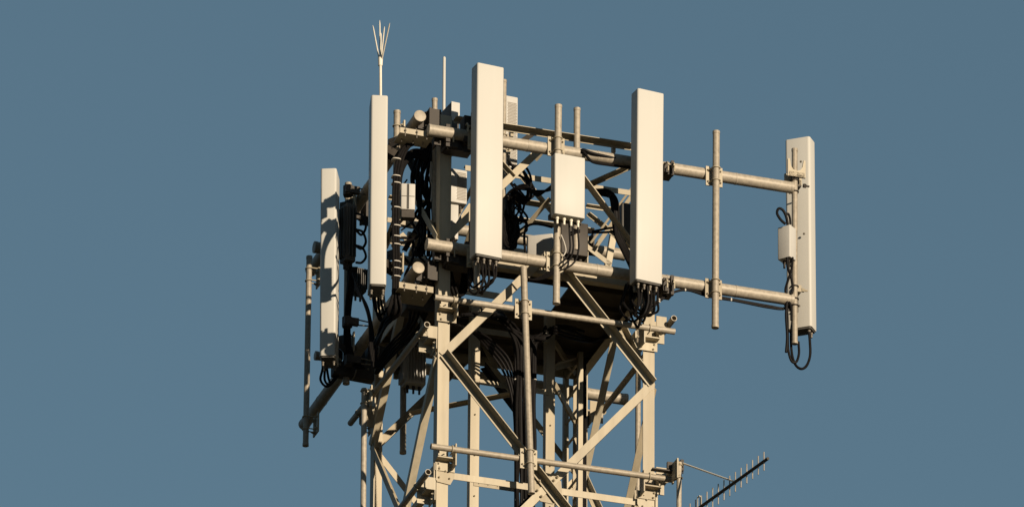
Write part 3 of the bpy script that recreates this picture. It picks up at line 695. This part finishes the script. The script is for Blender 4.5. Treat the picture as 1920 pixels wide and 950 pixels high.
# ------------------------------------------------------------------ pipe stubs and brackets on the left side
for lab, x1, y1, x2, y2, b, r in (('stub pipe sticking out left of the leftmost antenna at mid height', 588, 463, 640, 470, 2.0, .055),
                                   ('stub pipe poking out left of the foot of the leftmost antenna', 590, 666, 640, 673, 2.0, .042),
                                   ('short pale pipe end seen left of the near leg below the cables', 748, 486, 806, 495, .75, .045),
                                   ('small pale pipe end half hidden behind the filter box cables', 764, 439, 800, 444, .7, .025)):
    p, q = pb(x1, y1, b), pb(x2, y2, b); m = MB(); m.pipe(p, q, r, 20, lip=.003); t = m.build('pipe_stub', M_GALV, None, p); tag(t, lab, 'pipe')
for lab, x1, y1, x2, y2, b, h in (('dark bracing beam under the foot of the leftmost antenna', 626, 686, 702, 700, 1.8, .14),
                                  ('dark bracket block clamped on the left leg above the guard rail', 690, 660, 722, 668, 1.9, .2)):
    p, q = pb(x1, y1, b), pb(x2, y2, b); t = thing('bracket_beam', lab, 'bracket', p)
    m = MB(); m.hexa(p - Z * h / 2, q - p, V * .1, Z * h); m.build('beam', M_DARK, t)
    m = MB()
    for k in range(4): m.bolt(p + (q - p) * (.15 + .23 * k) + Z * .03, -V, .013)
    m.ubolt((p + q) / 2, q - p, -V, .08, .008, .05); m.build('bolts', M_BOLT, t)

# ------------------------------------------------------------------ smaller members of the dense core
for i, (x1, y1, x2, y2, b1, b2, wd) in enumerate(((930, 300, 1000, 250, .6, .4, .05), (948, 470, 1032, 372, 1.3, .8, .04), (1004, 300, 1036, 262, .8, .6, .04), (765, 300, 800, 372, .7, .5, .05),
        (800, 372, 835, 300, .5, .3, .045), (758, 470, 806, 385, .8, .5, .05), (800, 545, 846, 470, .5, .9, .06), (1112, 470, 1200, 345, 1.6, 1.2, .04), (868, 545, 960, 560, 1.3, 1.3, .07), (905, 690, 965, 770, 1.9, 1.6, .05),
        (1040, 640, 1078, 700, 1.5, 1.9, .05), (1040, 690, 1110, 672, 1.5, 1.9, .05), (930, 690, 905, 645, 1.9, 1.9, .05))):
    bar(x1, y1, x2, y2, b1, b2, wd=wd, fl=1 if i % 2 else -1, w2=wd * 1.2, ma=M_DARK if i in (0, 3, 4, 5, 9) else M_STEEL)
t = thing('junction_box', 'dark cable junction block hanging behind the near corner below the lower pipe ends', 'junction box', pb(770, 560, .5))
m = MB(); m.rprism(pb(762, 548, .45), U, V, -Z * .16, .36, .2, .02, 3, .006); m.build('housing', M_DARK, t)
m = MB()
for k in range(6): c = pb(768 + k * 10, 580, .5); m.profile([c + Z * .03, c - Z * .03], [.016, .012], -Z, 10)
m.build('glands', M_DARK, t)
for lab, x, y, b in (('dark clamp cluster on the cable pole left of the spiked antenna foot', 651, 604, 1.68), ('dark clamp cluster beside the foot of the shadowed leftmost antenna', 655, 676, 1.66),
                     ('dark clamp wrapped round the top of the dark radio pole', 653, 358, 1.7)):
    c = pb(x, y, b); t = thing('pipe_clamp', lab, 'clamp', c)
    m = MB(); m.profile([c - Z * .05, c + Z * .05], [.05, .05], Z, 8); m.cbox(c + U * .03 - V * .03, U, V, Z, .14, .05, .07); m.build('body', M_DARK, t)
    m = MB()
    for k in (-1, 1): m.tube([c + U * .08 - V * .03 + Z * .03 * k, c + U * .2 - V * .03 + Z * .02 * k], .007, 6)
    m.build('studs', M_BOLT, t)
for i in range(5):
    cable('black cable drooping from the junction block towards the left leg', [(770 + i * 8, 584, .5), (766 + i * 7, 604 + j(5), .55), (752 + i * 5, 622 + i * 3, .7), (735 + i * 3, 640 + i * 4, .9), (716 + i * 2, 664 + i * 4, 1.1), (704 + i, 700, 1.3)], .012, 'cables from the junction block')
for i in range(4):
    cable('black cable hanging below the lower pipe ends beside the near leg', [(836 + i * 4, 470, .35), (832 + i * 5, 510 + j(6), .3), (836 + i * 7, 548, .3), (846 + i * 6, 566 - i * 4, .35), (862 + i * 4, 545, .4), (868 + i * 4, 510, .45)], .012, 'cables beside the near leg')

# heavier clamps gripping the pipes and the near leg, and the loose ends round them
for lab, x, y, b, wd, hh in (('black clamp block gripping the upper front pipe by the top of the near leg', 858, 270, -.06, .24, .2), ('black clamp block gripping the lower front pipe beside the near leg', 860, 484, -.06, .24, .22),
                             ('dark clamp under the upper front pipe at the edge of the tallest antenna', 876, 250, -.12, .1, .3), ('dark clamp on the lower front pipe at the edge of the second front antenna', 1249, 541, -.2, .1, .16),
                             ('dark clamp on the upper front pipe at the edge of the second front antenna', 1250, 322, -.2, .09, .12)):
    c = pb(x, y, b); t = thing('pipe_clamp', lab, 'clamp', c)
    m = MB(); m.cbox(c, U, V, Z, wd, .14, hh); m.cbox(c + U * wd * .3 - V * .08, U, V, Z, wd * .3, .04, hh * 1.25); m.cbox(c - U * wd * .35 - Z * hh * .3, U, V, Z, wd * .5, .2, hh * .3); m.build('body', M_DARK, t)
    m = MB()
    for s_ in (-1, 1):
        m.ubolt(c + U * s_ * wd * .35 - V * .09, U, Z, .05, .007, .06)
        m.tube([c + U * s_ * wd * .25 - V * .07, c + U * s_ * wd * .25 - V * .16], .008, 6)
    m.build('studs', M_STEEL, t)
for i in range(12):
    x, y = 752 + rnd.random() * 80, 300 + rnd.random() * 180
    cable('thin loose black cable slung among the brackets of the near corner', [(x, y, .5), (x + j(22), y + 22 + j(8), .45), (x + j(24), y + 48 + j(10), .4 + j(.1)), (x + j(30), y + 70 + j(15), .5), (x + j(30), y + 95, .55)], rnd.choice((.008, .011, .014)), 'loose cables at the near corner')
for i in range(8):
    x, y = 946 + rnd.random() * 20, 335 + rnd.random() * 60
    cable('loose black cable in the knot right of the tallest antenna', [(x, y, .35), (x + 14 + j(8), y + 14 + j(10), .25), (x + 24 + j(14), y + 34 + j(12), .2), (x + 10 + j(8), y + 54 + j(8), .25), (x + 2 + j(5), y + 80, .3)], rnd.choice((.008, .011)), 'loose cables right of the tallest antenna')
for i, (x1, y1, x2, y2, b1, b2, wd) in enumerate(((948, 300, 1036, 402, 1.0, 1.0, .03), (1098, 388, 1190, 402, 1.9, 1.9, .03), (728, 372, 838, 388, 1.9, 1.9, .03), (850, 420, 886, 350, 1.2, 1.0, .04), (1100, 402, 1186, 470, 1.7, 1.9, .03))):
    bar(x1, y1, x2, y2, b1, b2, wd=wd, fl=1, w2=wd * 1.5)
